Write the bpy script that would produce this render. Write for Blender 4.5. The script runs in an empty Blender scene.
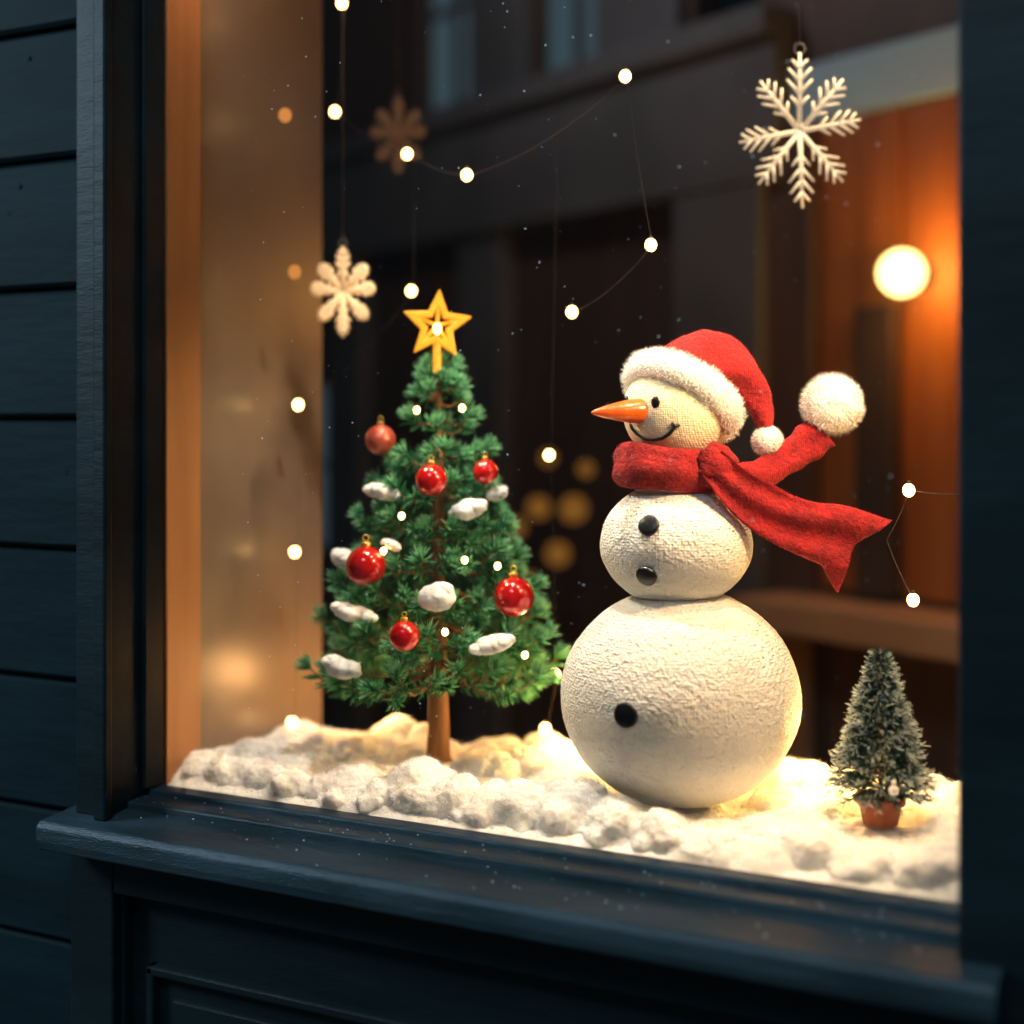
import bpy, math, random
import numpy as np
from math import sin, cos, pi, radians, sqrt, atan2
from mathutils import Vector, Matrix, noise
random.seed(7); np.random.seed(7)
scene = bpy.context.scene
V = Vector

# ------------------------------------------------------------------ materials
def mat(name, c1, c2=None, nscale=8.0, rough=0.6, metal=0.0, bumps=(), emit=None, estr=0.0,
        coat=0.0, sheen=0.0, sss=0.0, ndetail=4.0, contrast=(0.35, 0.65), stretch=None, spec=0.5):
    m = bpy.data.materials.new(name); m.use_nodes = True
    nt = m.node_tree; N = nt.nodes; L = nt.links
    b = N["Principled BSDF"]
    tc = N.new("ShaderNodeTexCoord")
    mp = N.new("ShaderNodeMapping"); L.new(tc.outputs["Object"], mp.inputs[0])
    if stretch: mp.inputs["Scale"].default_value = stretch
    n = N.new("ShaderNodeTexNoise"); n.inputs["Scale"].default_value = nscale; n.inputs["Detail"].default_value = ndetail
    L.new(mp.outputs[0], n.inputs["Vector"])
    cr = N.new("ShaderNodeValToRGB")
    cr.color_ramp.elements[0].position = contrast[0]; cr.color_ramp.elements[1].position = contrast[1]
    cr.color_ramp.elements[0].color = (*c1, 1); cr.color_ramp.elements[1].color = (*(c2 or c1), 1)
    L.new(n.outputs["Fac"], cr.inputs[0]); L.new(cr.outputs[0], b.inputs["Base Color"])
    b.inputs["Roughness"].default_value = rough; b.inputs["Metallic"].default_value = metal
    b.inputs["Coat Weight"].default_value = coat; b.inputs["Sheen Weight"].default_value = sheen
    b.inputs["Specular IOR Level"].default_value = spec
    if sss:
        b.inputs["Subsurface Weight"].default_value = sss
        b.inputs["Subsurface Radius"].default_value = (0.02, 0.017, 0.014)
        b.inputs["Subsurface Scale"].default_value = 0.5
    if emit:
        b.inputs["Emission Color"].default_value = (*emit, 1); b.inputs["Emission Strength"].default_value = estr
    prev = None
    for (kind, sc, st, dist) in bumps:
        if kind == 'noise':
            t = N.new("ShaderNodeTexNoise"); t.inputs["Scale"].default_value = sc; t.inputs["Detail"].default_value = 5
            o = t.outputs["Fac"]
        elif kind == 'voronoi':
            t = N.new("ShaderNodeTexVoronoi"); t.inputs["Scale"].default_value = sc; o = t.outputs["Distance"]
        elif kind in ('waveX', 'waveY', 'waveZ'):
            t = N.new("ShaderNodeTexWave"); t.inputs["Scale"].default_value = sc; t.bands_direction = kind[-1]
            t.inputs["Distortion"].default_value = 3.0; t.inputs["Detail Scale"].default_value = 0.3
            o = t.outputs["Fac"]
        L.new(mp.outputs[0], t.inputs["Vector"])
        bp = N.new("ShaderNodeBump"); bp.inputs["Strength"].default_value = st; bp.inputs["Distance"].default_value = dist
        L.new(o, bp.inputs["Height"])
        if prev: L.new(prev.outputs[0], bp.inputs["Normal"])
        prev = bp
    if prev: L.new(prev.outputs[0], b.inputs["Normal"])
    return m

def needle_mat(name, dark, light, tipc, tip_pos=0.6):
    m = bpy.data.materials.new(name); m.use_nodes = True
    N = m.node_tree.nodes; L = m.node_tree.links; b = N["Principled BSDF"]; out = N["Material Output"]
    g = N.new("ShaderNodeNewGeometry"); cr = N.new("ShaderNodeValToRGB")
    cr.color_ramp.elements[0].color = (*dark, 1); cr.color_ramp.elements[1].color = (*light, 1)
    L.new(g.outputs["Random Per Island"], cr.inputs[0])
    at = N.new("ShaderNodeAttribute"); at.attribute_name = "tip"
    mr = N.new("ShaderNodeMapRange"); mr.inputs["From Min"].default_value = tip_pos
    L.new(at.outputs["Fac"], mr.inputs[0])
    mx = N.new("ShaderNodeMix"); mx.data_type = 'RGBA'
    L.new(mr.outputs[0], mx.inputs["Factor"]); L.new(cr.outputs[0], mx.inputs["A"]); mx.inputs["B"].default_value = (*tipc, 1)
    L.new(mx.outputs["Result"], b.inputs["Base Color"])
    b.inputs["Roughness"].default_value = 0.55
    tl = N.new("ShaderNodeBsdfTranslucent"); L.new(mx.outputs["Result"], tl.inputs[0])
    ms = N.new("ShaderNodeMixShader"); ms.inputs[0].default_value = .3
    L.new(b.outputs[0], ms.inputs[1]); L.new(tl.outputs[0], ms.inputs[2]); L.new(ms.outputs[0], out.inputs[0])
    return m

def emis(name, col, s):
    m = bpy.data.materials.new(name); m.use_nodes = True
    N = m.node_tree.nodes; N.clear(); e = N.new("ShaderNodeEmission"); o = N.new("ShaderNodeOutputMaterial")
    e.inputs[0].default_value = (*col, 1); e.inputs[1].default_value = s
    m.node_tree.links.new(e.outputs[0], o.inputs[0]); return m

M = {}
M['paint'] = mat("painted_wood_dark_teal", (0.003, 0.009, 0.011), (0.007, 0.017, 0.020), 6, 0.5, spec=.20, bumps=(('noise', 25, .35, .004), ('noise', 220, .35, .0012)), stretch=(0.4, 1, 2))
M['sillpaint'] = mat("weathered_sill_paint", (0.009, 0.022, 0.028), (0.048, 0.076, 0.090), 9, 0.42, spec=.38, bumps=(('noise', 40, .5, .004), ('noise', 260, .7, .0016)), stretch=(0.5, 2, 2), contrast=(.32, .85))
M['siding'] = mat("siding_paint", (0.0015, 0.009, 0.012), (0.004, 0.015, 0.020), 5, 0.7, spec=.12, bumps=(('noise', 30, .4, .004), ('noise', 200, .3, .001)), stretch=(0.5, 1, 2))
M['reveal'] = mat("plaster_reveal", (0.16, 0.118, 0.085), (0.21, 0.155, 0.112), 4, 0.34, bumps=(('noise', 60, .1, .001),))
M['stop'] = mat("varnished_window_stop", (0.30, 0.135, 0.05), (0.38, 0.175, 0.068), 4, 0.45, stretch=(6, 6, .5))
M['platform'] = mat("display_board", (0.25, 0.2, 0.15), (0.4, 0.33, 0.27), 10, 0.7)
M['snow'] = mat("cotton_snow", (0.93, 0.94, 0.96), (0.98, 0.98, 0.98), 30, 0.9, bumps=(('noise', 120, .35, .004), ('noise', 420, .5, .002)), sss=0.6)
M['snowfuzz'] = mat("cotton_fibre", (0.96, 0.97, 0.98), None, 30, 0.9)
M['plaster'] = mat("snowman_knobbly_plaster", (0.90, 0.89, 0.84), (0.96, 0.95, 0.91), 60, 0.6, spec=.6, bumps=(('noise', 110, .9, .005), ('noise', 260, 1.0, .0035), ('waveZ', 80, .25, .0015), ('waveX', 80, .25, .0015), ('voronoi', 190, .7, .0025)))
M['plaster_head'] = mat("snowman_head_cloth", (0.93, 0.83, 0.58), (0.97, 0.88, 0.64), 60, 0.85, bumps=(('waveZ', 100, .25, .0012), ('waveX', 100, .25, .0012), ('noise', 200, .8, .0025)))
M['red'] = mat("red_felt", (0.23, 0.003, 0.006), (0.40, 0.009, 0.011), 45, 0.9, bumps=(('noise', 160, 1.0, .004), ('noise', 420, .8, .002), ('waveX', 130, .3, .001)), sheen=0.05)
M['redfuzz'] = mat("red_wool_fibre", (0.40, 0.009, 0.012), None, 10, 0.9)
M['fur'] = mat("white_fur", (0.86, 0.83, 0.80), (0.94, 0.92, 0.90), 80, 0.95, bumps=(('noise', 200, 1, .004),))
M['carrot'] = mat("carrot_nose", (0.60, 0.085, 0.006), (0.68, 0.14, 0.012), 30, 0.3, coat=0.4, bumps=(('waveX', 40, .15, .001),))
M['black'] = mat("black_glossy_button", (0.004, 0.004, 0.005), (0.008, 0.008, 0.009), 50, 0.3, coat=0.05)
M['ink'] = mat("black_thread", (0.01, 0.008, 0.008), None, 50, 0.6)
M['gold'] = mat("gold_metal", (0.85, 0.50, 0.10), (0.95, 0.62, 0.18), 20, 0.28, metal=0.9)
M['star'] = mat("star_gold_glow", (0.85, 0.34, 0.02), (0.92, 0.42, 0.03), 20, 0.35, metal=0.3, emit=(1.0, 0.38, 0.03), estr=0.8)  # emission brightens the gold frame itself; only the centre bulb is a lamp
M['ball'] = mat("red_ornament_glass", (0.48, 0.005, 0.005), (0.58, 0.009, 0.009), 20, 0.14, metal=0.3, coat=1.0)
M['ballpink'] = mat("rose_ornament_glass", (0.52, 0.075, 0.048), (0.60, 0.12, 0.075), 20, 0.3, metal=0.4, coat=0.6)
M['bark'] = mat("trunk_bark", (0.15, 0.065, 0.025), (0.26, 0.12, 0.045), 30, 0.8, bumps=(('noise', 80, .8, .004),), stretch=(1, 1, .25))
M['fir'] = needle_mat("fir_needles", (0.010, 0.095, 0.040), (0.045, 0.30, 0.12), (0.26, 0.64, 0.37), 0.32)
M['frost'] = needle_mat("frosted_needles", (0.008, 0.038, 0.034), (0.022, 0.080, 0.065), (0.66, 0.76, 0.78), 0.66)
M['pot'] = mat("terracotta", (0.20, 0.050, 0.020), (0.28, 0.08, 0.032), 40, 0.75, bumps=(('noise', 120, .3, .001),))
M['soil'] = mat("pot_soil", (0.05, 0.03, 0.02), None, 40, 0.9)
M['wire'] = mat("fairy_wire", (0.06, 0.045, 0.035), None, 10, 0.8, spec=.1)
M['thread'] = mat("hanging_thread", (0.22, 0.18, 0.15), None, 10, 0.8, spec=.1)
M['flake'] = mat("snowflake_cream_glow", (0.88, 0.74, 0.52), (0.94, 0.82, 0.62), 100, 0.6, bumps=(('noise', 300, .5, .001),), emit=(1, .70, .40), estr=0.40)  # slight emission put in so the unlit flake looks brighter
M['flakewarm'] = mat("snowflake_glow_gold", (0.85, 0.62, 0.36), (0.92, 0.70, 0.44), 100, 0.6, emit=(1, .55, .22), estr=0.40)  # warm glow comes from emission in the flake, not from a lamp
M['flakedim'] = mat("snowflake_dimmed", (0.34, 0.25, 0.20), (0.4, 0.30, 0.24), 100, 0.6)  # darker flake copy: the dimness deeper inside is put into the colour
M['bulb'] = emis("fairy_bulb_glow", (1.0, 0.60, 0.20), 14)
M['bulbrefl'] = emis("fairy_bulb_reflection", (1.0, 0.36, 0.08), .75)  # emission for the painted bulb reflections
M['bokeh'] = emis("distant_bulb", (1.0, 0.40, 0.06), .22)
M['pane'] = emis("glowing_dusk_pane", (0.30, 0.50, 0.62), .14)  # panes emit their own blue glow in place of dusk light behind them
M['globe'] = emis("globe_glow", (1.0, 0.66, 0.20), 7)
M['iron'] = mat("black_iron", (0.02, 0.018, 0.016), None, 10, 0.45, metal=0.8)
M['charcoal'] = mat("charcoal_panel", (0.085, 0.080, 0.080), (0.115, 0.108, 0.108), 3, 0.6)
M['bluegrey'] = mat("bluegrey_beam", (0.28, 0.45, 0.58), (0.34, 0.52, 0.64), 3, 0.6)
M['brownwall'] = mat("dark_brown_panel", (0.060, 0.032, 0.020), (0.090, 0.048, 0.030), 3, 0.6, stretch=(4, 4, .5))
M['wood'] = mat("orange_timber", (0.24, 0.072, 0.013), (0.34, 0.115, 0.023), 3, 0.5, stretch=(5, 5, .4), bumps=(('noise', 12, .3, .01),))
M['darkpost'] = mat("dark_post", (0.03, 0.018, 0.012), (0.05, 0.03, 0.02), 3, 0.6)
M['counter'] = mat("counter_wood", (0.32, 0.17, 0.085), (0.40, 0.22, 0.115), 4, 0.55)
M['floor'] = mat("floor_boards", (0.06, 0.035, 0.02), (0.10, 0.06, 0.035), 4, 0.5, stretch=(.3, 4, 1), bumps=(('noise', 20, .2, .003),))
M['ceil'] = mat("ceiling_paint", (0.10, 0.09, 0.085), None, 4, 0.8)
M['wallint'] = mat("interior_wall", (0.08, 0.06, 0.05), (0.10, 0.075, 0.06), 4, 0.8)
M['pave'] = mat("pavement_stone", (0.05, 0.055, 0.06), (0.09, 0.095, 0.10), 5, 0.75, bumps=(('noise', 30, .5, .01),))
M['dust'] = mat("glass_specks", (0.8, 0.8, 0.8), None, 10, 0.8)

g = bpy.data.materials.new("window_glass"); g.use_nodes = True
N = g.node_tree.nodes; N.clear(); L = g.node_tree.links
o = N.new("ShaderNodeOutputMaterial"); mx = N.new("ShaderNodeMixShader"); tr = N.new("ShaderNodeBsdfTransparent"); gl = N.new("ShaderNodeBsdfGlossy")
fr = N.new("ShaderNodeFresnel"); fr.inputs[0].default_value = 1.35; gl.inputs["Roughness"].default_value = 0.0
tr.inputs[0].default_value = (.97, .975, .97, 1)
L.new(fr.outputs[0], mx.inputs[0]); L.new(tr.outputs[0], mx.inputs[1]); L.new(gl.outputs[0], mx.inputs[2]); L.new(mx.outputs[0], o.inputs[0])
M['glass'] = g

# ------------------------------------------------------------------ mesh builder
class MB:
    def __init__(s): s.v = []; s.f = []; s.mi = []; s.tip = []
    def add(s, vs, fs, mi=0, tips=None):
        o = len(s.v); s.v += [tuple(x) for x in vs]; s.f += [tuple(i + o for i in f) for f in fs]; s.mi += [mi] * len(fs)
        s.tip += (tips if tips else [0.0] * len(vs))
    def box(s, x0, x1, y0, y1, z0, z1, mi=0, fn=None):
        vs = [(x, y, z) for x in (x0, x1) for y in (y0, y1) for z in (z0, z1)]
        if fn: vs = [fn(*v) for v in vs]
        s.add(vs, [(0, 1, 3, 2), (4, 6, 7, 5), (0, 4, 5, 1), (2, 3, 7, 6), (0, 2, 6, 4), (1, 5, 7, 3)], mi)
    def rings(s, rs, mi=0, capa=True, capb=True, closed=False):
        n = len(rs[0]); vs = [p for rg in rs for p in rg]; fs = []
        m = len(rs)
        for i in range(m if closed else m - 1):
            j = (i + 1) % m
            for k in range(n):
                fs.append((i * n + k, i * n + (k + 1) % n, j * n + (k + 1) % n, j * n + k))
        if not closed:
            if capa: fs.append(tuple(range(n - 1, -1, -1)))
            if capb: fs.append(tuple((m - 1) * n + k for k in range(n)))
        s.add(vs, fs, mi)
    def tube(s, path, rad, seg=10, mi=0, flat=None, closed=False):
        P = [V(p) for p in path]; n = len(P)
        if not hasattr(rad, '__len__'): rad = [rad] * n
        rs = []; up = None
        for i in range(n):
            if closed: t = (P[(i + 1) % n] - P[i - 1]).normalized()
            else: t = (P[min(i + 1, n - 1)] - P[max(i - 1, 0)]).normalized()
            if up is None:
                up = t.cross(V((0, 0, 1)));
                if up.length < .1: up = t.cross(V((0, 1, 0)))
                up.normalize()
            up = (up - t * up.dot(t)).normalized(); w = t.cross(up)
            fx, fy = flat if flat else (1, 1)
            rs.append([P[i] + up * cos(2 * pi * k / seg) * rad[i] * fx + w * sin(2 * pi * k / seg) * rad[i] * fy for k in range(seg)])
        s.rings(rs, mi, closed=closed)
    def ellipsoid(s, c, ax, seg=32, rg=20, mi=0, basis=None, disp=None):
        c = V(c); bx, by, bz = basis or (V((1, 0, 0)), V((0, 1, 0)), V((0, 0, 1)))
        rs = []
        for i in range(rg + 1):
            th = pi * (i / rg); th = min(max(th, 0.01), pi - .01)
            row = []
            for k in range(seg):
                ph = 2 * pi * k / seg
                u = V((sin(th) * cos(ph), sin(th) * sin(ph), cos(th)))
                q = 1 + (disp(u) if disp else 0)
                row.append(c + bx * u.x * ax[0] * q + by * u.y * ax[1] * q + bz * u.z * ax[2] * q)
            rs.append(row)
        s.rings(rs, mi)
    def lathe(s, c, axis, prof, seg=24, mi=0):
        axis = V(axis).normalized(); u = axis.orthogonal().normalized(); w = axis.cross(u); c = V(c)
        s.rings([[c + axis * h + (u * cos(2 * pi * k / seg) + w * sin(2 * pi * k / seg)) * max(rr, 1e-5) for k in range(seg)] for rr, h in prof], mi)
    def fuzz(s, p, nrm, length, w, mi=0, spread=.6):
        dr = (V(nrm) + V((random.gauss(0, 1), random.gauss(0, 1), random.gauss(0, 1))) * spread * .6).normalized()
        sd = dr.orthogonal().normalized(); sd.rotate(Matrix.Rotation(random.random() * 6.28, 3, dr))
        l = length * random.uniform(.6, 1.2); p = V(p)
        s.add([p - sd * w, p + sd * w, p + dr * l], [(0, 1, 2)], mi, [0., 0., 1.])
    def build(s, name, mats, parent=None, smooth=True, bevel=0, sub=0, tip=False):
        loc = parent.location if parent else V((0, 0, 0))
        me = bpy.data.meshes.new(name)
        me.from_pydata([(x - loc.x, y - loc.y, z - loc.z) for x, y, z in s.v], [], s.f)
        for m in mats: me.materials.append(M[m])
        me.polygons.foreach_set("material_index", s.mi)
        me.polygons.foreach_set("use_smooth", [smooth] * len(s.f))
        if tip:
            at = me.attributes.new("tip", 'FLOAT', 'POINT'); at.data.foreach_set("value", s.tip)
        me.update()
        ob = bpy.data.objects.new(name, me); bpy.context.collection.objects.link(ob)
        if parent: ob.parent = parent
        if bevel:
            b = ob.modifiers.new("bevel", 'BEVEL'); b.width = bevel; b.segments = 2; b.limit_method = 'ANGLE'
        if sub:
            b = ob.modifiers.new("sub", 'SUBSURF'); b.levels = sub; b.render_levels = sub
        return ob

def empty(name, loc):
    e = bpy.data.objects.new(name, None); e.location = loc; e.empty_display_size = .1
    bpy.context.collection.objects.link(e); return e

def nz(p, sc, seed=0): return noise.noise(V(p) * sc + V((seed, seed * 1.7, 0)))

# ------------------------------------------------------------------ exterior: frame, sill, siding
win = empty("window_1", (0.6, 0, 0.9))
f = MB()   # casings
f.box(-.06, 0, -.12, .0, .86, 2.55); f.box(-.012, .012, -.135, -.118, .86, 2.5)
f.box(1.219, 1.30, -.12, .0, .80, 2.55)
f.box(-.06, 1.30, -.12, 0, 2.40, 2.55)
f.box(0, .008, -.045, -.0, .885, 2.42)
f.build("casing", ['paint'], win, False, .004)
f = MB(); f.box(0.0, 1.221, -.075, .004, .84, .876); f.box(0, 1.221, -.030, .004, .84, .884); f.build("bottom_rail", ['sillpaint'], win, False, .003)
# sill with slope and nosing
f = MB()
prof = [(-.11, .80), (-.11, .812), (-.150, .812), (-.168, .816), (-.172, .830), (-.172, .850), (-.165, .858), (-.06, .866), (0.0, .868), (0.0, .80)]
rs = [[(x, y, z) for (y, z) in prof] for x in (-.088, .2, .5, .8, 1.1, 1.268)]
f.rings(rs); f.build("sill", ['sillpaint'], win, False, .003)
f = MB(); f.box(0, 1.221, -.004, 0.0, .882, 2.42); f.build("glass_pane", ['glass'], win, False)
f = MB()
for i in range(340):
    x = random.uniform(.1, 1.2) ** .8; x = min(x, 1.2); z = random.uniform(.95, 2.1); rr = random.choice([.0005, .0006, .0008, .0012])
    f.add([(x + rr * cos(q * pi / 3), -.0055, z + rr * sin(q * pi / 3)) for q in range(6)], [tuple(range(6))])
f.build("glass_specks", ['dust'], win, False)

ap = MB()
ap.box(-.06, 1.30, -.070, -.0, .0, .81)       # panel field
ap.box(-.085, -.0, -.105, -.06, .0, .80)      # stile left
ap.box(1.20, 1.30, -.105, -.06, .0, .80)
ap.box(0, 1.20, -.105, -.06, .745, .80)       # top rail
ap.box(0, .008, -.09, -.06, 0, .745)
ap.box(.045, .06, -.086, -.06, 0.1, .640); ap.box(.045, 1.15, -.086, -.06, .625, .640)
ap.box(.09, 1.12, -.080, -.06, .12, .595)
ap.build("trim_1", ['paint'], None, False, .004)

sd = MB()
z = 0.02; i = 0
while z < 3.0:
    h = .205
    for (x0, x1) in ((-3.0, -.06), (1.30, 3.5)):
        pr = [(-.0, z), (-.052, z), (-.058, z + .006), (-.050, z + h - .012), (-.040, z + h - .004), (-.030, z + h), (0, z + h)]
        sd.rings([[(x0, y, q) for y, q in pr], [(x1, y, q) for y, q in pr]])
    z += h
for k in range(14):
    x = random.uniform(-.3, -.1); zz = random.uniform(.6, 2.1); sd.lathe((x, -.05, zz), (0, -1, 0), [(0, .004), (.004, .004), (.004, 0)], 8)
sd.build("wall_front", ['siding'], None, False)
f = MB(); f.box(-.06, 1.30, -.05, .0, 2.55, 3.7); f.box(-3, -.06, -.05, 0, 2.9, 3.7); f.box(1.3, 3.5, -.05, 0, 2.9, 3.7); f.build("trim_2", ['siding'], None, False)
f = MB(); f.box(-.085, -.055, -.075, -.03, 0, 3.0); f.build("trim_3", ['paint'], None, False, .004)
f = MB(); f.box(-8, 8, -8, 0, -.1, 0); f.build("pavement", ['pave'], None, False)

# ------------------------------------------------------------------ display box
f = MB(); f.box(-.03, 0.0, .004, .44, .80, 2.44); f.build("wall_left_reveal", ['reveal'], None, False, .002)
f = MB(); f.box(0, .010, .004, .085, .885, 2.42); f.build("trim_5", ['stop'], None, False, .002)
f = MB(); f.box(1.235, 1.265, .004, .44, .80, 2.44); f.build("wall_right_reveal", ['reveal'], None, False, .002)
f = MB(); f.box(.0, 1.235, .004, .44, .850, .880); f.box(.0, 1.235, .41, .43, .0, .850); f.build("display_platform", ['platform'], None, False, .002)
f = MB(); f.box(.0, 1.235, .004, .44, 2.42, 2.44); f.build("display_ceiling", ['reveal'], None, False, .002)

# ------------------------------------------------------------------ interior room
f = MB(); f.box(-6.5, 3.6, .0, 7, -.1, 0.0); f.build("floor", ['floor'], None, False)
f = MB(); f.box(-6.5, 3.6, .0, 7, 3.7, 3.8); f.build("ceiling", ['ceil'], None, False)
f = MB(); f.box(-6.6, -6.5, 0, 7, 0, 3.7); f.build("wall_left", ['wallint'], None, False)
f = MB(); f.box(3.5, 3.6, 0, 7, 0, 3.7); f.build("wall_right", ['wallint'], None, False)
a27 = radians(27)
O = V((-.78, 2.734, 0)); T = V((cos(a27), -sin(a27), 0)); NN = V((-sin(a27), -cos(a27), 0))   # NN faces the street side
def wf(t, dd, h): return O + T * t + NN * dd + V((0, 0, h))
def cells(ts, hs, holes, d0, d1, mb, mi=0):
    for i in range(len(ts) - 1):
        for j in range(len(hs) - 1):
            tc_, hc = (ts[i] + ts[i + 1]) / 2, (hs[j] + hs[j + 1]) / 2
            if any(a0 < tc_ < a1 and b0 < hc < b1 for a0, a1, b0, b1 in holes): continue
            mb.box(ts[i], ts[i + 1], d0, d1, hs[j], hs[j + 1], mi, fn=wf)
holes = [(-.60, -.22, 2.61, 3.4), (.14, .50, 2.61, 3.4), (-1.62, -1.20, .9, 1.60), (.93, 1.2, 2.61, 3.4)]
f = MB(); cells([-6, -1.62, -1.2, -.6, -.22, .14, .5, .93, 1.2, 4.4], [0, .9, 1.6, 2.61, 3.4, 3.7], holes, -.12, 0, f)
f.build("wall_back", ['brownwall'], None, False)
for q, (t0, t1, h0, h1) in enumerate(holes[:3]):
    f = MB(); f.box(t0, t1, -.07, -.06, h0, h1, 0, wf); f.box((t0 + t1) / 2 - .012, (t0 + t1) / 2 + .012, -.06, -.03, h0, h1, 1, wf); f.box(t0, t1, -.06, -.03, (h0 + h1) / 2 - .012, (h0 + h1) / 2 + .012, 1, wf)
    f.build("window_%d" % (q + 2), ['pane', 'charcoal'], None, False)
f = MB()
f.box(-3, 1.34, 0, .10, 2.11, 2.50, 0, wf)     # lintel
f.box(-3, 1.34, 0, .14, 2.50, 2.58, 0, wf)     # cornice
f.box(-.24, .02, 0, .07, 0, 2.11, 0, wf)       # pilaster
f.box(-1.2, -.95, 0, .07, 0, 2.11, 0, wf)
f.box(.93, 1.28, 0, .09, 0, 2.11, 0, wf)
f.box(-.2, .12, 0, .05, 2.58, 3.5, 0, wf); f.box(.52, .9, 0, .05, 2.58, 3.5, 0, wf)
f.build("trim_4", ['charcoal'], None, False, .006)
f = MB(); f.box(1.28, 1.44, 0, .06, 0, 2.25, 0, wf); f.box(-.5, 0.9, 0, .03, .0, .75, 0, wf); f.build("trim_6", ['brownwall'], None, False, .006)
f = MB(); f.box(1.34, 2.6, 0, .035, 2.25, 2.41, 0, wf); f.build("ceiling_beam", ['bluegrey'], None, False, .005)
f = MB()
tt = 1.44
for k in range(8):
    f.box(tt, tt + .132, 0, .02 + .008 * (k % 2), 1.0, 2.248, 0, wf)
    tt += .137
f.build("timber_panelling", ['wood'], None, False, .006)
f = MB(); f.box(1.60, 1.72, .030, .075, 1.0, 1.74, 0, wf); f.build("dark_post", ['darkpost'], None, False, .006)
f = MB(); f.box(1.34, 2.6, 0.03, .26, .905, .985, 0, wf); f.box(1.38, 1.44, .05, .2, 0, .905, 0, wf); f.box(2.4, 2.5, .05, .2, 0, .905, 0, wf)
f.build("counter_shelf", ['counter'], None, False, .006)

# globe wall lamp
LP = V((.756, 1.833, 1.812)); lamp = empty("globe_wall_lamp", LP)
f = MB(); f.ellipsoid(LP, (.056, .056, .056), 32, 20); f.build("globe", ['globe'], lamp)
f = MB()
f.tube([LP - NN * .055, LP - NN * .10], .014, 10)
f.lathe(LP - NN * .095, NN, [(0, -.01), (.035, -.01), (.035, .012), (0, .012)])
f.build("bracket", ['iron'], lamp)

# ------------------------------------------------------------------ snow
ZS = .880
BL = []
def blob(x, y, R, h): BL.append((x, y, R, h))
for _ in range(70):
    blob(random.uniform(0, 1.23), random.uniform(.06, .40), random.uniform(.04, .075), random.uniform(.014, .032))
for _ in range(24):
    blob(random.uniform(0, 1.23), random.uniform(.36, .41), random.uniform(.04, .06), random.uniform(.03, .048))
for _ in range(12):
    blob(random.uniform(0.0, .25), random.uniform(.12, .3), random.uniform(.05, .07), random.uniform(.025, .04))
nx, ny = 560, 200
X = np.linspace(.004, 1.232, nx); Y = np.linspace(.008, .425, ny)
GX, GY = np.meshgrid(X, Y, indexing='ij'); H = np.full(GX.shape, .012)
for (bx, by, R, h) in BL:
    q = 1 - ((GX - bx) ** 2 + (GY - by) ** 2) / (R * R)
    H = np.maximum(H, np.where(q > 0, np.sqrt(np.clip(q, 0, 1)) * h + .010, 0))
def flat(cx, cy, R0, R1, val):
    global H
    dd = np.sqrt((GX - cx) ** 2 + (GY - cy) ** 2); w = np.clip((dd - R0) / (R1 - R0), 0, 1)
    H = H * w + np.minimum(H, val) * (1 - w)
flat(.775, .2156, .07, .125, .020); flat(.346, .263, .02, .05, .024)
flat(1.0596, .2235, .035, .07, .022); flat(1.085, .165, .05, .085, .018); flat(1.10, .11, .03, .07, .024)
Hn = np.empty_like(H)
for i in range(nx):
    for j in range(ny):
        p = V((X[i], Y[j], H[i, j]))
        Hn[i, j] = noise.noise(p * 28) * .006 + noise.noise(p * 75) * .0030 + noise.noise(p * 190) * .0014 + noise.noise(p * 400) * .0008
edge = np.clip((GY - .008) / .03, 0, 1)
H = (H + Hn) * np.sqrt(edge)
H = np.maximum(H, .001)
v3 = np.stack([np.clip(GX + Hn * .6, .004, 1.232), np.clip(GY + np.roll(Hn, 7, 0) * .6, .006, .43), ZS + H], -1)
idx = np.arange(nx * ny).reshape(nx, ny)
faces = np.stack([idx[:-1, :-1], idx[1:, :-1], idx[1:, 1:], idx[:-1, 1:]], -1).reshape(-1, 4)
f = MB(); f.v = [tuple(p) for p in v3.reshape(-1, 3).tolist()]; f.f = [tuple(q) for q in faces.tolist()]; f.mi = [0] * len(f.f); f.tip = [0.0] * len(f.v)
snow = empty("snow_bed", (.6, .2, ZS)); f.build("cotton_snow", ['snow'], snow)
fz = MB()
for _ in range(24000):
    i = random.randrange(2, nx - 2); j = int((random.random() ** 1.5) * (ny - 4)) + 2
    p = v3[i, j]; px_ = v3[i + 1, j] - v3[i - 1, j]; py_ = v3[i, j + 1] - v3[i, j - 1]
    nn = np.cross(px_, py_); nn = nn / (np.linalg.norm(nn) + 1e-9)
    if p[1] < .012: continue
    fz.fuzz(p, nn, .007, .0003, 0, 1.0)
# cotton puffs: clusters of lumps fused into one soft mass
pf = MB()
def ball(x, y, z, R): pf.ellipsoid((x, y, z), (R, R, R * .9), 20, 14)
def puff(x, y, R, n=8):
    ball(x, y, ZS + R * .35, R * .86)
    for _ in range(n):
        an = random.uniform(0, 2 * pi); el = random.uniform(.05, 1.35); rr = R * random.uniform(.36, .58)
        ball(x + cos(an) * cos(el) * R * .64, max(y + sin(an) * cos(el) * R * .60, rr * .8 + .008), ZS + R * .30 + sin(el) * R * .50, rr)
x = .03
while x < 1.225:
    R = random.uniform(.030, .050) + (.014 if .42 < x < .78 else 0) + (.008 if x > 1.0 else 0)
    if 1.05 < x < 1.14: R = .030
    puff(x, R * .95 + .010 + random.uniform(0, .022), R); x += R * random.uniform(.85, 1.5)
for _ in range(34):
    puff(random.uniform(.02, 1.2), random.uniform(.022, .05), random.uniform(.014, .024), 4)
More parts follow.
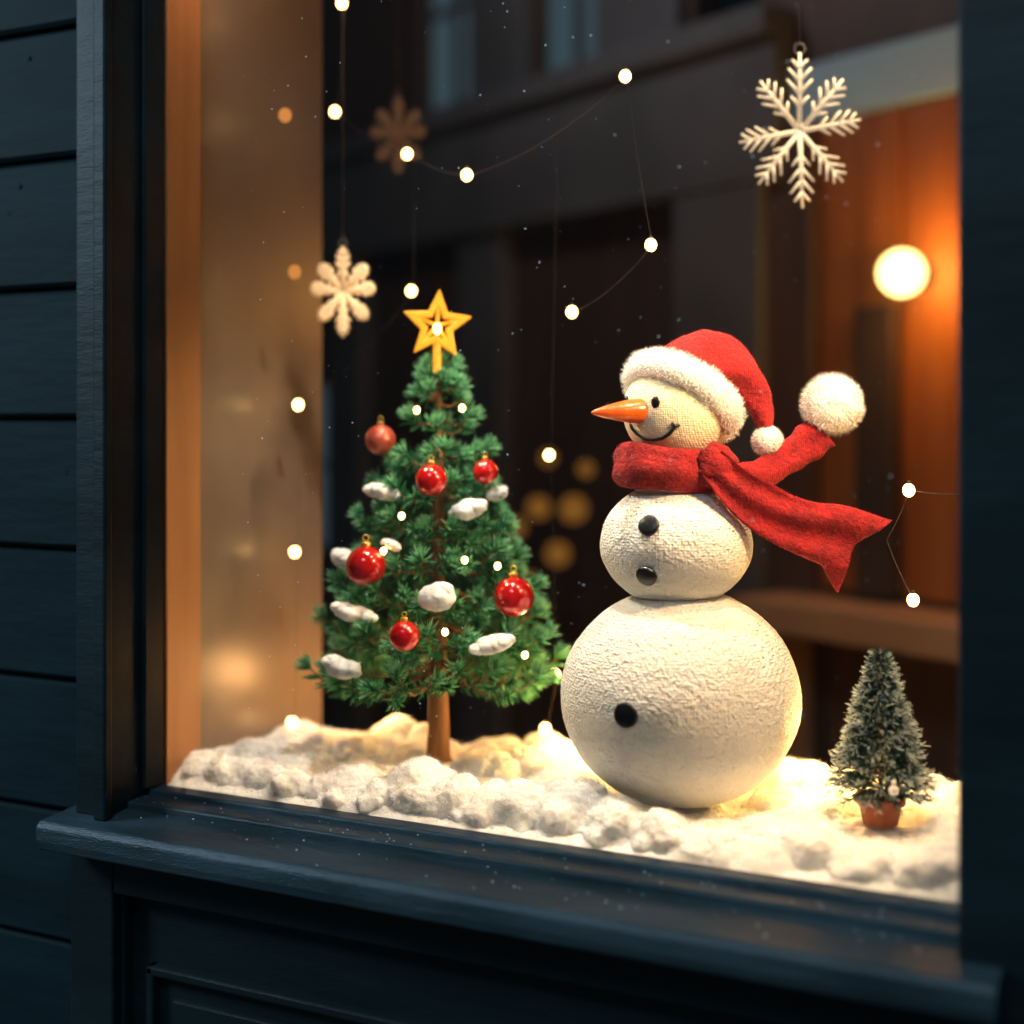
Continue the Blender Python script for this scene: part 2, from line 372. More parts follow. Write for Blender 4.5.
for (x, y, R) in ((.07, .15, .045), (.14, .22, .04), (.05, .30, .045), (.20, .34, .04), (.46, .33, .035), (.55, .25, .035), (.56, .37, .04), (.66, .38, .04), (.94, .33, .04), (1.02, .38, .04), (1.17, .30, .04), (1.17, .17, .033), (1.19, .08, .045), (.92, .12, .03), (.28, .13, .035), (.42, .14, .03), (.60, .13, .028)):
    puff(x, y, R)
po = pf.build("cotton_puffs", ['snow'], snow)
rm = po.modifiers.new("fuse", 'REMESH'); rm.mode = 'VOXEL'; rm.voxel_size = .0030; rm.use_smooth_shade = True
sm_ = po.modifiers.new("soften", 'SMOOTH'); sm_.factor = .8; sm_.iterations = 9
dg = bpy.context.evaluated_depsgraph_get(); ev = po.evaluated_get(dg); me2 = bpy.data.meshes.new_from_object(ev)
po.modifiers.clear(); po.data = me2
L0 = snow.location; nm_ = [v.normal.copy() for v in me2.vertices]
for v, n in zip(me2.vertices, nm_):
    p = v.co * 1.0
    dsp = .0030 * noise.noise(p * 55) + .0022 * noise.noise(p * 120) + .0014 * noise.noise(p * 260)
    q = p + n * dsp
    w_ = q + L0; w_.y = max(w_.y, .006 + abs(n.x) * .001); w_.z = max(w_.z, ZS + .001); w_.x = min(max(w_.x, .003), 1.232)
    v.co = w_ - L0
me2.update()
for p in me2.polygons: p.use_smooth = True
vv = me2.vertices
for _ in range(80000):
    v = vv[random.randrange(len(vv))]; w_ = v.co + L0
    if w_.y < .011 or v.normal.z < -.5: continue
    fz.fuzz(w_, v.normal, random.choice((.004, .006, .009)), .00024, 0, 1.2)
fz.build("cotton_fibres", ['snowfuzz'], snow, False)
f = MB()
for _ in range(110):
    x = random.uniform(.0, 1.2); y = -.165 + .15 * random.random() ** .6; r_ = random.uniform(.0005, .0013)
    zz = .858 + (y + .165) / .105 * .008 if y < -.076 else .8765
    f.ellipsoid((x, y, zz + r_ * .5), (r_ * 1.3, r_, r_ * .7), 8, 6)
f.build("snow_crumbs", ['snow'], snow)

# ------------------------------------------------------------------ snowman (local units: u = 1/693.7 m)
U = 1 / 693.7
SB = V((.775, .2156, 0)); A = V((.891, .454, 0)); B = V((.454, -.891, 0)); K = V((0, 0, 1))
def S(dx, h, t=0.0):    # dx right of body axis, h height above ground ref, t toward street
    return SB + A * (dx * U) + B * (t * U) + K * (.898 + h * U)
sm = empty("snowman", S(0, 0))
ABK = (A, -B, K)
lump = lambda sc, am, sd_: (lambda u: am * (noise.noise(u * sc + V((sd_, 0, 0))) + .5 * noise.noise(u * sc * 2.3)))
def rough(sd_): return lambda u: .010 * noise.noise(u * 3 + V((sd_, 0, 0))) + .004 * noise.noise(u * 22 + V((sd_, 0, 0))) + .004 * noise.noise(u * 50)
f = MB(); f.ellipsoid(S(0, 107), (119 * U, 119 * U, 108 * U), 300, 180, 0, ABK, rough(1)); f.build("body_lower", ['plaster'], sm)
f = MB(); f.ellipsoid(S(-4, 259), (76 * U, 76 * U, 62 * U), 240, 140, 0, ABK, rough(4)); f.build("body_middle", ['plaster'], sm)
f = MB(); f.ellipsoid(S(-5, 392), (52 * U, 52 * U, 51 * U), 64, 40, 0, ABK, lump(3, .008, 7)); f.tube([S(-5, 310), S(-5, 350)], 40 * U, 24); f.build("head", ['plaster_head'], sm)
# nose
hc = (-5, 392)
f = MB(); p0 = S(hc[0] - 36, hc[1], 30); p1 = S(hc[0] - 87, hc[1] - 2, 52); ax = p1 - p0; Ln = ax.length
f.lathe(p0, ax, [(0, -.003), (12.5 * U, 0), (12.5 * U, .004), (11.5 * U, .25 * Ln), (9 * U, .5 * Ln), (5.8 * U, .75 * Ln), (2.5 * U, .94 * Ln), (.2 * U, Ln)], 24); f.build("carrot_nose", ['carrot'], sm)
def surf(c, rx, rz, dx, dh): return rx * sqrt(max(0, 1 - (dx / rx) ** 2 - (dh / rz) ** 2))
f = MB()
for dx, dh in ((-24, 8), (-49.5, 9)):
    t = surf(0, 52, 51, dx, dh); n = (A * dx + B * t + K * dh).normalized()
    u = n.cross(K).normalized()
    f.ellipsoid(S(hc[0] + dx, hc[1] + dh, t), (4.6 * U, 2.5 * U, 6.0 * U), 16, 12, 0, (u, n, K))
f.build("eyes", ['black'], sm)
f = MB()
pts = [(-47, -14), (-45, -20), (-40, -26), (-33, -30.5), (-25, -32), (-17, -30), (-10, -25), (-6, -19), (-4, -16)]
f.tube([S(hc[0] + x_, hc[1] + h_ + 3, surf(0, 52.5, 51.5, x_, h_ + 3) + .3) for x_, h_ in pts], [1.0 * U] + [1.7 * U] * 7 + [1.0 * U], 8)
f.tube([S(hc[0] + x_, hc[1] + h_ + 3, surf(0, 52.5, 51.5, x_, h_ + 3) + .3) for x_, h_ in ((-9, -15), (-5, -18), (-1, -17))], 1.4 * U, 8)
f.build("mouth", ['ink'], sm)
f = MB()
def button(cx, ch, rx, rz, dx, dh, rad):
    t = surf(0, rx, rz, dx, dh); n = (A * (dx / rx ** 2) + B * (t / rx ** 2) + K * (dh / rz ** 2)).normalized()
    c = S(cx + dx, ch + dh, t); q = rad * U
    f.lathe(c, n, [(0, -4 * U), (q, -4 * U), (q, 2 * U), (q * .93, 3.0 * U), (q * .8, 3.5 * U), (q * .1, 3.9 * U), (0, 3.9 * U)], 28)
button(-4, 259, 76, 62, -33, 23, 10.5); button(-4, 259, 76, 62, -35, -25, 10.5); button(0, 107, 119, 108, -62, 2, 12)
f.build("buttons", ['black'], sm)

# santa hat
ax = (A * .50 + K * .78 - B * .37).normalized()
hcn = S(3, 406, -4); u0 = (B - ax * B.dot(ax)).normalized(); w0 = ax.cross(u0)
f = MB(); fz = MB()
rs = []
for i in range(72):
    an = 2 * pi * i / 72; rd = u0 * cos(an) + w0 * sin(an); row = []
    for k in range(20):
        b_ = 2 * pi * k / 20; q = 1 + .10 * nz((cos(an) * 2, sin(an) * 2, b_), 2.2)
        pt = hcn + rd * (53 + 10.5 * cos(b_) * q) * U + ax * (15.5 * sin(b_) * q) * U; row.append(pt)
        for _ in range(9):
            nr = (rd * cos(b_) + ax * sin(b_) + V((random.gauss(0, .2), random.gauss(0, .2), random.gauss(0, .2)))).normalized()
            fz.fuzz(pt + V([random.gauss(0, .0016) for _ in range(3)]), nr, .0065, .0004, 0, .9)
    rs.append(row)
f.rings(rs, closed=True); f.build("hat_brim", ['fur'], sm); fz.build("hat_brim_fur", ['fur'], sm, False)
cr_ = [((4, 408, -4), 50), ((11, 420, -8), 50), ((20, 430, -10), 44), ((33, 436, -10), 36), ((48, 436, -8), 28), ((63, 426, -6), 21), ((74, 411, -4), 16), ((81, 394, -2), 12), ((85, 378, 0), 8.5), ((87, 366, 0), 5)]
P = [S(*c_) for c_, _ in cr_]; f = MB()
def cat(pts, vals, n):
    out = []; ov = []
    for i in range(len(pts) - 1):
        a0, a1, a2, a3 = pts[max(i - 1, 0)], pts[i], pts[i + 1], pts[min(i + 2, len(pts) - 1)]
        v0, v1, v2, v3 = vals[max(i - 1, 0)], vals[i], vals[i + 1], vals[min(i + 2, len(pts) - 1)]
        for k in range(n):
            t = k / n; t2 = t * t; t3 = t2 * t
            fn = lambda a_, b_, c_, d_: (b_ * 2 + (c_ - a_) * t + (a_ * 2 - b_ * 5 + c_ * 4 - d_) * t2 + (b_ * 3 - a_ - c_ * 3 + d_) * t3) * .5
            out.append(fn(a0, a1, a2, a3)); ov.append(fn(v0, v1, v2, v3))
    out.append(pts[-1]); ov.append(vals[-1]); return out, ov
cp, cv = cat(P, [v * U for _, v in cr_], 5)
rs = []; n_ = len(cp)
for i in range(n_):
    t = (cp[min(i + 1, n_ - 1)] - cp[max(i - 1, 0)]).normalized()
    t = (ax * max(0, 1 - i / 7) + t * min(1, i / 7 + .001)).normalized()
    up = (B - t * B.dot(t)).normalized(); w = t.cross(up)
    row = []
    for k in range(40):
        an = 2 * pi * k / 40; q = 1 + .09 * sin(an * 3 + i * .35) * min(1, i / 10) + .07 * nz((cos(an), sin(an), i * .18), 2.5)
        row.append(cp[i] + (up * cos(an) + w * sin(an)) * cv[i] * q)
    rs.append(row)
f.rings(rs); f.build("hat_crown", ['red'], sm)
def pompom(name, c, R, cnt, parent):
    f = MB(); c = V(c)
    f.ellipsoid(c, (R * .88,) * 3, 32, 20, 0, None, lump(5, .12, 3))
    for _ in range(cnt):
        n = V([random.gauss(0, 1) for _ in range(3)]).normalized()
        f.fuzz(c + n * R * .8, n, R * .24, .00045, 0, .8)
    f.build(name, ['fur'], parent, True)
pompom("hat_pompom", S(87, 362, 2), 17 * U, 2500, sm)

# scarf
f = MB(); rs = []
tilt = (K + A * .10).normalized()
for i in range(80):
    an = 2 * pi * i / 80; rd = A * cos(an) + B * sin(an); row = []
    for k in range(24):
        b_ = 2 * pi * k / 24; q = 1 + .16 * sin(b_ * 4 + an * 1.5 + 1.2 * sin(an * 2)) * (1 if cos(b_) > -.3 else .2)
        cc = S(-12, 335, 0) + A * cos(an) * 44 * U + B * sin(an) * 44 * U - K * (cos(an) * 4 * U)
        row.append(cc + rd * (11.5 * cos(b_) * q) * U + tilt * (22 * sin(b_) * (1 + .05 * sin(3 * an))) * U)
    rs.append(row)
f.rings(rs, closed=True)
f.ellipsoid(S(30, 338, 44), (20 * U, 15 * U, 22 * U), 24, 16, 0, ABK, lump(2.5, .18, 9))
def ribbon(mb, pts, widths, thick, nw=14, n=8, wav=4, ph=0, notch=0):
    cp, wv = cat([S(*p) for p in pts], widths, n); m = len(cp); top = []
    for i in range(m):
        t = (cp[min(i + 1, m - 1)] - cp[max(i - 1, 0)]).normalized()
        side = t.cross(B).normalized(); nr = side.cross(t).normalized(); rt = []
        for k in range(nw + 1):
            s_ = k / nw * 2 - 1
            off = wav * U * sin(s_ * 5.5 + ph + i * .10) * (0.5 + .5 * i / m)
            nt_ = -notch * U * (1 - abs(s_)) * max(0, (i / (m - 1) - .85) / .15)
            rt.append((cp[i] + side * s_ * wv[i] * .5 * U + nr * off + t * nt_, nr))
        top.append([p + nn_ * thick * U for p, nn_ in rt] + [p - nn_ * thick * U for p, nn_ in reversed(rt)])
    mb.rings(top)
ribbon(f, [(24, 344, 52), (44, 322, 56), (66, 304, 52), (92, 288, 46), (122, 276, 42), (150, 268, 40), (176, 250, 38)],
       [30, 38, 47, 50, 55, 66, 88], 2.2, wav=4, ph=.6, notch=16)
f.build("scarf", ['red'], sm, True)
f = MB()
cp, cv = cat([S(*p) for p in ((34, 330, 30), (56, 326, 20), (84, 332, 10), (108, 346, 4), (128, 360, 0), (142, 372, 0))], [12, 14, 15, 16, 19, 19], 6)
rs = []
for i in range(len(cp)):
    t = (cp[min(i + 1, len(cp) - 1)] - cp[max(i - 1, 0)]).normalized(); sd_ = t.cross(B).normalized(); nr = sd_.cross(t)
    rs.append([cp[i] + (sd_ * cos(2 * pi * k / 24) * (1 + .06 * sin(i * 1.1)) + nr * sin(2 * pi * k / 24) * .6 * (1 + .12 * sin(4 * pi * k / 12 + i * .2))) * cv[i] * U for k in range(24)])
f.rings(rs); f.build("scarf_end", ['red'], sm)
pompom("scarf_pompom", S(152, 398, 0), 33 * U, 7000, sm)
for nm in ("scarf", "hat_crown", "scarf_end"):
    ob = bpy.data.objects[nm]; me = ob.data; f = MB(); ps = [p for p in me.polygons if p.area > 1e-7 and len(p.vertices) == 4]
    cum = random.choices(ps, weights=[p.area for p in ps], k=10000 if nm == "scarf" else 5500)
    for p in cum:
        vs = [me.vertices[v].co for v in p.vertices]
        ws = [random.random() for _ in vs]; s_ = sum(ws)
        c_ = sum((v * (w_ / s_) for v, w_ in zip(vs, ws)), V((0, 0, 0))) + sm.location
        f.fuzz(c_, p.normal, .0036, .00026, 0, 1.2)
    f.build(nm + "_fibres", ['redfuzz'], sm, False)

# ------------------------------------------------------------------ big fir tree
TB = V((.346, .263, .900)); tree = empty("christmas_tree", TB)
prof_z = [(1.00, .195), (1.03, .215), (1.10, .200), (1.175, .178), (1.235, .152), (1.305, .130), (1.385, .098), (1.45, .070), (1.53, .040), (1.57, .012)]
def Rz(z):
    if z <= prof_z[0][0]: return prof_z[0][1]
    for (z0, r0), (z1, r1) in zip(prof_z, prof_z[1:]):
        if z <= z1: return r0 + (r1 - r0) * (z - z0) / (z1 - z0)
    return .01
f = MB()
f.tube([TB + V((0, 0, -.014)), TB + V((.001, 0, .05)), TB + V((-.001, 0, .15)), TB + V((0, 0, .45)), TB + V((0, 0, .67))], [.021, .0175, .0150, .009, .003], 14)
for k in range(5):
    an = k * 1.256 + .4; f.tube([TB + V((0, 0, .01)), TB + V((cos(an) * .02, sin(an) * .02, -.002)), TB + V((cos(an) * .034, sin(an) * .034, -.014))], [.010, .007, .003], 8)
f.build("trunk", ['bark'], tree)
nd = MB(); tw = MB()
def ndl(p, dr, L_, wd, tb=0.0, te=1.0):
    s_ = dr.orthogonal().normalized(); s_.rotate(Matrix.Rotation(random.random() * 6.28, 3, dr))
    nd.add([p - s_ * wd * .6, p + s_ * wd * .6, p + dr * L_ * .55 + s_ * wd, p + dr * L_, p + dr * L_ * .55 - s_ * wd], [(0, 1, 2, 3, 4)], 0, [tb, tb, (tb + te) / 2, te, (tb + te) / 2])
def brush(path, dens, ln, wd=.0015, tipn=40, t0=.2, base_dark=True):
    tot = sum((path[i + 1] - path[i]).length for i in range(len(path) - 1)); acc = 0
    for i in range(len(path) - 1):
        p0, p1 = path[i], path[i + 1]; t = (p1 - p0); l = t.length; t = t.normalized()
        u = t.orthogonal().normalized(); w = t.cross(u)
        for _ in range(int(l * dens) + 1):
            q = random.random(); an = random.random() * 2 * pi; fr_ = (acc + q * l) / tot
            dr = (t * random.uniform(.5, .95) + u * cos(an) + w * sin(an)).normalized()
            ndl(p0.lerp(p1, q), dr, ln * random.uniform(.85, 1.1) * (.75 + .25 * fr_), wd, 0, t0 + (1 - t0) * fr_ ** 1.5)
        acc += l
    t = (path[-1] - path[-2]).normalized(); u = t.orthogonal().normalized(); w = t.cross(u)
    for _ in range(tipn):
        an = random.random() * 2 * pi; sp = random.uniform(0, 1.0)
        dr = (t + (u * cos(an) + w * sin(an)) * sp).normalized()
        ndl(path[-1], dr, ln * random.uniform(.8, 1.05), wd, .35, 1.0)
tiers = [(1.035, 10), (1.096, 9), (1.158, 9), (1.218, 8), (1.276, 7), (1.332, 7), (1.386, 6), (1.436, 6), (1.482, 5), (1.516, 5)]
for lv, (z, cnt) in enumerate(tiers):
    R = Rz(z)
    for k in range(cnt):
        an = 2 * pi * (k + random.uniform(-.16, .16)) / cnt + lv * .9
        R_ = (R - .024) * random.uniform(.86, 1.08); dz = random.uniform(-.012, .012)
        rd = V((cos(an), sin(an), 0)); sdv = V((-sin(an), cos(an), 0)); base = V((TB.x, TB.y, z + dz + R * .12))
        pts = [base + rd * R_ * q + V((0, 0, -R_ * .52 * q + R_ * .54 * q ** 3)) + sdv * (R_ * .06 * sin(q * 3 + k)) for q in (0.06, .25, .45, .65, .85, 1.0)]
        for p in pts: p.y = min(max(p.y, .048), .50)
        tw.tube(pts, [.0035, .003, .0025, .002, .0016, .001], 6)
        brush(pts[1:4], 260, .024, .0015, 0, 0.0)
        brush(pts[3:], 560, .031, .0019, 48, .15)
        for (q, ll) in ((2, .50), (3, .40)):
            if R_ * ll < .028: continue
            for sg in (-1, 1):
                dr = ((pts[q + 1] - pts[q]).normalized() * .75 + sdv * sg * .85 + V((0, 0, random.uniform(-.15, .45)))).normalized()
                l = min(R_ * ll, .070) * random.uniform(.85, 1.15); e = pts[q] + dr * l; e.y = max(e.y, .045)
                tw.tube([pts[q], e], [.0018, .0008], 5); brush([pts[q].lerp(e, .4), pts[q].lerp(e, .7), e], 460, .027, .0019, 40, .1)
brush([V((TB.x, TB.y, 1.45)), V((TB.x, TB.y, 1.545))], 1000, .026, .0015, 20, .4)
for k in range(8):
    an = k * .9; zz = 1.512 + .010 * (k % 3); brush([V((TB.x, TB.y, zz)), V((TB.x + cos(an) * .022, TB.y + sin(an) * .022, zz + .012))], 500, .018, .0013, 24, .4)
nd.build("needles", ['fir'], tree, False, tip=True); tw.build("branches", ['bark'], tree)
def TR(px, py, t=None, extra=0.0):      # design units of the tree: 622 per metre
    dx = (px - 438) / 622; z_ = 1.45 - (py - 420) / 622
    if t is None: t = sqrt(max(0, Rz(z_) ** 2 - dx * dx)) * .92 + .004 + extra
    k = 1 - t / 2.287
    p = V((TB.x, TB.y, 0)) + A * dx * k + B * t; p.z = 1.45 - (py - 420) / 622 * k
    p.y = max(p.y, .03); return p
# star
SC = V((TB.x, TB.y - .004, 1.602)); f = MB()
sa = A * .96 + B * (-.1); sa.normalize(); sn = V((sa.y, -sa.x, 0)); rot = radians(-4)
def star2(R, t, ri=.46):
    return [SC + (sa * cos(pi / 2 + rot + k * pi / 5) + K * sin(pi / 2 + rot + k * pi / 5)) * (R if k % 2 == 0 else R * ri) + sn * t for k in range(10)]
o_, i_ = .058, .034
rows = [star2(o_, .007), star2(o_, -.007), star2(i_, -.007, .44), star2(i_, .007, .44)]
vs = [p for rw in rows for p in rw]; fs = []
for q in range(4):
    for k in range(10): fs.append((q * 10 + k, q * 10 + (k + 1) % 10, ((q + 1) % 4) * 10 + (k + 1) % 10, ((q + 1) % 4) * 10 + k))
f.add(vs, fs)
for k in range(0, 10, 2): f.tube([SC, SC + (star2(.044, 0)[k] - SC)], [.0035, .0030], 6)
f.tube([SC - K * .02, SC - K * .075], [.006, .008], 10)
f.build("star_topper", ['star'], tree, False, .0018)
# ornaments
gold = MB(); red = MB(); pk = MB()
for (px, py, rp, kind) in ((381, 440, 16, 1), (435, 480, 16, 0), (488, 472, 13, 0), (370, 566, 20, 0), (518, 597, 20, 0), (411, 636, 15, 0)):
    c = TR(px, py, None, .016); R = rp / 622 * .96; c.y = max(c.y, R + .008)
    (pk if kind else red).ellipsoid(c, (R, R, R), 32, 20)
    gold.lathe(c + K * R * .93, K, [(0, 0), (R * .22, 0), (R * .24, R * .22), (R * .18, R * .26), (0, R * .26)], 14)
    gold.tube([c + K * (R * 1.38) + A * (R * .15 * cos(q)) + K * (R * .15 * sin(q)) for q in [i * 2 * pi / 10 for i in range(10)]], R * .035, 6, closed=True)
red.build("ornaments_red", ['ball'], tree); pk.build("ornament_rose", ['ballpink'], tree); gold.build("ornament_caps", ['gold'], tree)
f = MB(); fz = MB()
for (px, py, wx, wz) in ((384, 492, 17, 9), (472, 509, 18, 10), (499, 493, 10, 7), (347, 559, 13, 10), (359, 613, 22, 10), (346, 667, 18, 10), (443, 597, 13, 13), (498, 645, 20, 10), (395, 545, 9, 5)):
    c = TR(px, py, None, .004); u = 1 / 622; c0 = c
    for q in range(6):
        s_ = (q - 2.5) / 2.5; r_ = wz * u * (1 - .45 * s_ * s_) * random.uniform(.85, 1.15)
        cc = c0 + A * (s_ * (wx - wz * .5) * u) + K * random.uniform(-.15, .15) * wz * u + K * s_ * wz * u * .45 * (1 if px > 438 else -1) + B * random.uniform(-.3, .3) * wz * u
        f.ellipsoid(cc, (r_ * 1.15, r_ * 1.1, r_ * .85), 20, 14, 0, (A, -B, K), lump(2.0, .14, px + q))
        for _ in range(110):
            n = V([random.gauss(0, 1) for _ in range(3)]).normalized(); fz.fuzz(cc + n * r_ * .85, n, .0045, .00035, 0, 1)
f.build("snow_clumps", ['snow'], tree); fz.build("snow_clump_fibres", ['snowfuzz'], tree, False)

# ------------------------------------------------------------------ small frosted bottle-brush tree
SBp = V((1.0596, .2235, .903)); st = empty("bottle_brush_tree", SBp); u = 1 / 737
f = MB(); f.lathe(SBp, K, [(0, 0), (17 * u, 0), (21 * u, 20 * u), (24.5 * u, 20.5 * u), (25.5 * u, 28 * u), (22 * u, 28.5 * u), (21 * u, 24 * u), (0, 24 * u)], 32); f.build("pot", ['pot'], st, True, .0006)
f = MB(); f.lathe(SBp + K * 23.5 * u, K, [(0, -.001), (21 * u, 0), (14 * u, 3 * u), (0, 4 * u)], 20); f.build("soil", ['soil'], st)
f = MB(); f.tube([SBp + K * 24 * u, SBp + K * 172 * u], [.003, .0012], 8); f.build("stem", ['bark'], st)
nd = MB()
nt_ = 18
for lv in range(nt_):
    q = lv / (nt_ - 1); z = (36 + 132 * q) * u; Rr = (52 * (1 - q) ** .88 + 3.5) * u; cnt = int(28 - 18 * q)
    for k in range(cnt):
        an = 2 * pi * (k + random.uniform(-.3, .3)) / cnt + lv * 1.3
        dr = V((cos(an), sin(an), random.uniform(-.20, .12))); Lb = Rr * random.uniform(.84, 1.08); base = SBp + K * z
        side = V((-sin(an), cos(an), 0))
        for m_ in range(34):
            s_ = random.uniform(.12, 1.0) ** .8; p = base + dr * Lb * s_ * .92
            nd_ = (dr * random.uniform(.5, 1.1) + side * random.gauss(0, .5) + K * random.gauss(0, .45)).normalized()
            ln = 9.5 * u * random.uniform(.7, 1.2); w_ = nd_.orthogonal().normalized() * .0008
            nd.add([p - w_, p + w_, p + nd_ * ln + w_ * .5, p + nd_ * ln - w_ * .5], [(0, 1, 2, 3)], 0, [s_ * .70, s_ * .70, s_ * .98, s_ * .98])
nd.build("bristles", ['frost'], st, False, tip=True)
f = MB(); c = SBp + K * 46 * u + B * 50 * u; f.ellipsoid(c, (5 * u,) * 3, 16, 12); f.ellipsoid(c + K * 7 * u, (2.5 * u, 2.5 * u, 3.5 * u), 10, 8); f.build("silver_bead", ['fur'], st)

# ------------------------------------------------------------------ snowflakes
def snowflake(name, c, yaw, R, arms, tr, hang=True, m='flake', thr=.0004):
    c = V(c); e = empty(name, c); ux = V((cos(yaw), sin(yaw), 0)); f = MB()
    P2 = lambda x_, z_: c + ux * x_ + K * z_
    for i, (an, ln) in enumerate(arms):
        an = radians(an); L_ = R * ln; dx, dz = cos(an), sin(an)
        f.tube([P2(0, 0), P2(dx * L_ * .6, dz * L_ * .6), P2(dx * L_, dz * L_)], [tr * 1.25, tr, tr * .6], 8)
        for (q, l) in ((.32, .17), (.48, .24), (.64, .22), (.80, .15)):
            for sg in (-1, 1):
                b_ = an + sg * radians(42); x0, z0 = dx * L_ * q, dz * L_ * q
                f.tube([P2(x0, z0), P2(x0 + cos(b_) * R * l, z0 + sin(b_) * R * l)], [tr * .9, tr * .5], 8)
    f.lathe(c - V((-ux.y, ux.x, 0)) * tr, V((-ux.y, ux.x, 0)), [(0, 0), (R * .08, 0), (R * .08, tr * 2), (0, tr * 2)], 12)
    f.build("flake", [m], e)
    if hang:
        t = MB(); top = P2(0, R * arms[0][1]); t.tube([top + K * .005 + (ux * cos(q * .785) + K * sin(q * .785)) * .007 for q in range(8)], .0010, 6, closed=True)
        t.tube([top + K * .012, V((top.x, top.y, 2.42))], thr, 6); t.build("thread", ['thread'], e)
a8 = [(90, 1.0), (-88, .98), (190, .78), (10, .78), (128, .82), (50, .85), (232, .85), (-50, .85)]
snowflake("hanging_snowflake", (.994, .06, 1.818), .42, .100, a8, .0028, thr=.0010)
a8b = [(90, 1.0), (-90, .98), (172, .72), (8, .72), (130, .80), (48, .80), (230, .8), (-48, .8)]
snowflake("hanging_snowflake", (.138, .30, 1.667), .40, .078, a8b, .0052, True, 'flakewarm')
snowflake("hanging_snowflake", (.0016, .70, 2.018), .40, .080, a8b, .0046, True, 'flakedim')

# ------------------------------------------------------------------ fairy lights
fl = empty("fairy_lights", (.6, .3, 2.4))
A_ = [(.136, .30, 2.158), (.122, .30, 1.975), (.265, .30, 1.891), (.378, .30, 1.847), (.655, .30, 1.977), (.697, .30, 1.716), (.547, .34, 1.622)]
B_ = [(.237, .36, 1.67), (.06, .28, 1.476), (.053, .28, 1.224), (.047, .28, .932)]
C_ = [(.478, .40, 1.392), (.489, .40, 1.03), (.471, .40, .940)]
D_ = [(1.074, .34, 1.350), (1.041, .34, 1.278), (1.08, .34, 1.194)]
bm = MB(); wm = MB(); caps = MB()
def strand(pts, start, end=None, skip=(), wr=.0004):
    allp = [V(start)] + [V(p) for p in pts] + ([V(end)] if end else [])
    path = []
    for i in range(len(allp) - 1):
        for k in range(8):
            q = k / 8; p = allp[i].lerp(allp[i + 1], q); p.z -= .02 * 4 * q * (1 - q) * min(1, (allp[i + 1] - allp[i]).length / .3); p.y += .008; path.append(p)
    path.append(allp[-1] + V((0, .008, 0)))
    wm.tube(path, wr, 6)
    for i, p in enumerate(pts):
        if i in skip: continue
        p = V(p); bm.ellipsoid(p, (.0088, .0088, .0098), 14, 10); caps.tube([p + K * .009, p + K * .014], [.003, .0022], 8)
strand(A_, (.13, .30, 2.42)); strand(B_, (.24, .36, 2.42), wr=.00025); strand(C_, (.50, .40, 2.42), wr=.00025); strand(D_, (1.22, .34, 1.36), None, (1,), wr=.0008)
for (px, py) in ((419, 410), (464, 408), (406, 516), (388, 551), (502, 566), (452, 632), (470, 560), (530, 655)):
    p = TR(px, py, None, .018); bm.ellipsoid(p, (.0050, .0050, .006), 12, 8); caps.tube([p + K * .005, p + K * .010], .002, 8)
p = SC + sn * .010; bm.ellipsoid(p - K * .006, (.006, .006, .009), 12, 8)
bm.build("bulbs", ['bulb'], fl); wm.build("wires", ['wire'], fl); caps.build("sockets", ['wire'], fl)
f = MB()
for p in ((.091, .20, 1.953), (.096, .22, 1.696)): f.ellipsoid(p, (.011, .011, .012), 14, 10)  # small glowing balls standing in for bulb reflections on the glass
for (t_, h_, r_) in ((.60, 1.175, .042), (.42, 1.17, .036), (.52, 1.03, .038), (.30, 1.10, .030), (.66, 1.30, .024), (.47, 1.33, .024), (.38, .93, .026)): f.ellipsoid(wf(t_, .2, h_), (r_, r_, r_), 14, 10, 1)
f.build("amber_bulbs_and_reflections", ['bulbrefl', 'bokeh'], fl)

# ------------------------------------------------------------------ lights
def light(name, kind, loc, col, e, size=.05, target=None, spot=None, blend=.6):
    l = bpy.data.lights.new(name, kind); l.color = col; l.energy = e
    if kind == 'AREA': l.size = size
    else: l.shadow_soft_size = size
    if spot: l.spot_size = radians(spot); l.spot_blend = blend
    ob = bpy.data.objects.new(name, l); ob.location = loc; bpy.context.collection.objects.link(ob)
    if target: ob.rotation_euler = (V(target) - V(loc)).to_track_quat('-Z', 'Y').to_euler()
    return ob
light("display_spot_right", 'SPOT', (1.15, .05, 2.36), (1, .74, .46), 46, .03, (.78, .2, 1.2), 60)
light("display_spot_left", 'SPOT', (.55, .03, 2.36), (1, .86, .68), 56, .03, (.42, .26, 1.2), 62)
light("display_key", 'SPOT', (1.205, .035, 1.72), (1, .64, .32), 27, .04, (.62, .22, 1.10), 95)
light("display_fill", 'SPOT', (.16, .03, 1.90), (1, .82, .56), 30, .05, (.76, .15, 1.32), 56)
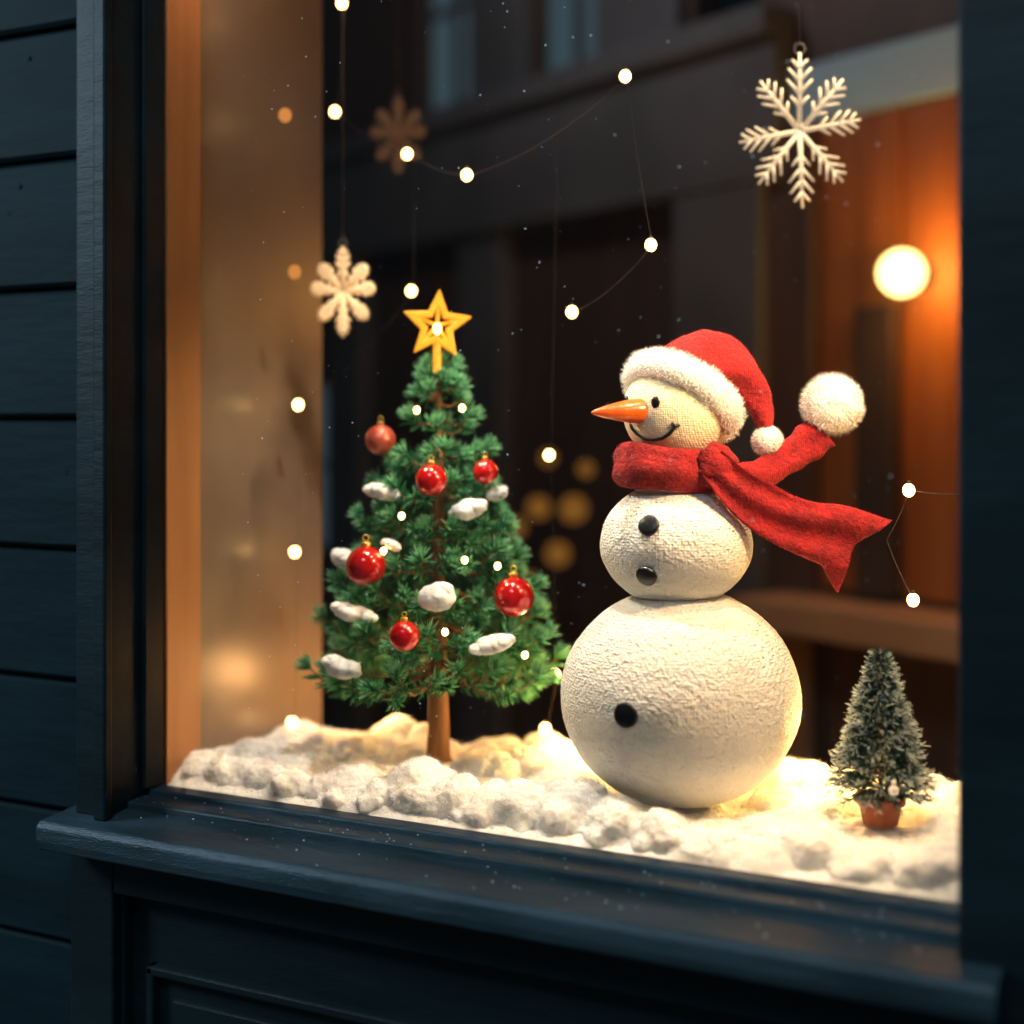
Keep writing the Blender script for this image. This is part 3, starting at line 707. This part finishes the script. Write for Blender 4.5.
light("reveal_warm_light", 'POINT', (.20, .05, 2.28), (1, .56, .28), 3.0, .04)  # unseen point lamp near the display ceiling, warms the left reveal
light("snow_glow_right", 'POINT', (.98, .36, .995), (1, .52, .13), 4.2, .03)
light("snow_glow_left", 'POINT', (.16, .38, .99), (1, .48, .16), 2.0, .03)
light("snow_glow_mid", 'POINT', (.56, .36, .99), (1, .52, .15), 3.0, .03)
light("lamp_light", 'POINT', LP + NN * .08 + T * .12, (1, .44, .10), 7.5, .06)
light("shop_interior_fill", 'POINT', (-.4, 1.3, 3.3), (.95, .92, 1.0), 22, .15)  # unseen lamp added to lift the dark shop background
light("cool_fill_left", 'AREA', (-2.9, -2.2, 3.0), (.60, .82, 1.0), 120, 1.0, (.5, 0, 1.1))  # added cool fill from outside left, no street lamp stands here
light("cool_fill_high", 'AREA', (1.2, -2.6, 4.2), (.62, .83, 1.0), 62, 1.2, (.6, 0, .9))  # second added cool fill, high outside and out of view

w = bpy.data.worlds.new("dusk"); scene.world = w; w.use_nodes = True
N = w.node_tree.nodes; L = w.node_tree.links; bg = N["Background"]
tc = N.new("ShaderNodeTexCoord"); sp = N.new("ShaderNodeSeparateXYZ"); rp = N.new("ShaderNodeValToRGB")
L.new(tc.outputs["Generated"], sp.inputs[0]); L.new(sp.outputs["Z"], rp.inputs[0]); L.new(rp.outputs[0], bg.inputs[0])
rp.color_ramp.elements[0].color = (.018, .036, .047, 1); rp.color_ramp.elements[1].color = (.04, .07, .095, 1); rp.color_ramp.elements[1].position = .6
bg.inputs[1].default_value = 1.0

# ------------------------------------------------------------------ camera
cd = bpy.data.cameras.new("camera"); cam = bpy.data.objects.new("camera", cd); bpy.context.collection.objects.link(cam)
cam.location = (1.490, -1.721, 1.45); cam.rotation_euler = (radians(90), 0, radians(27))
cd.sensor_width = 36; cd.lens = 50; cd.shift_y = -92 / 1024
cd.dof.use_dof = True; cd.dof.focus_distance = 2.03; cd.dof.aperture_fstop = 1.0
cd.clip_start = .05
scene.camera = cam
scene.view_settings.view_transform = 'Standard'
scene.view_settings.look = 'None'
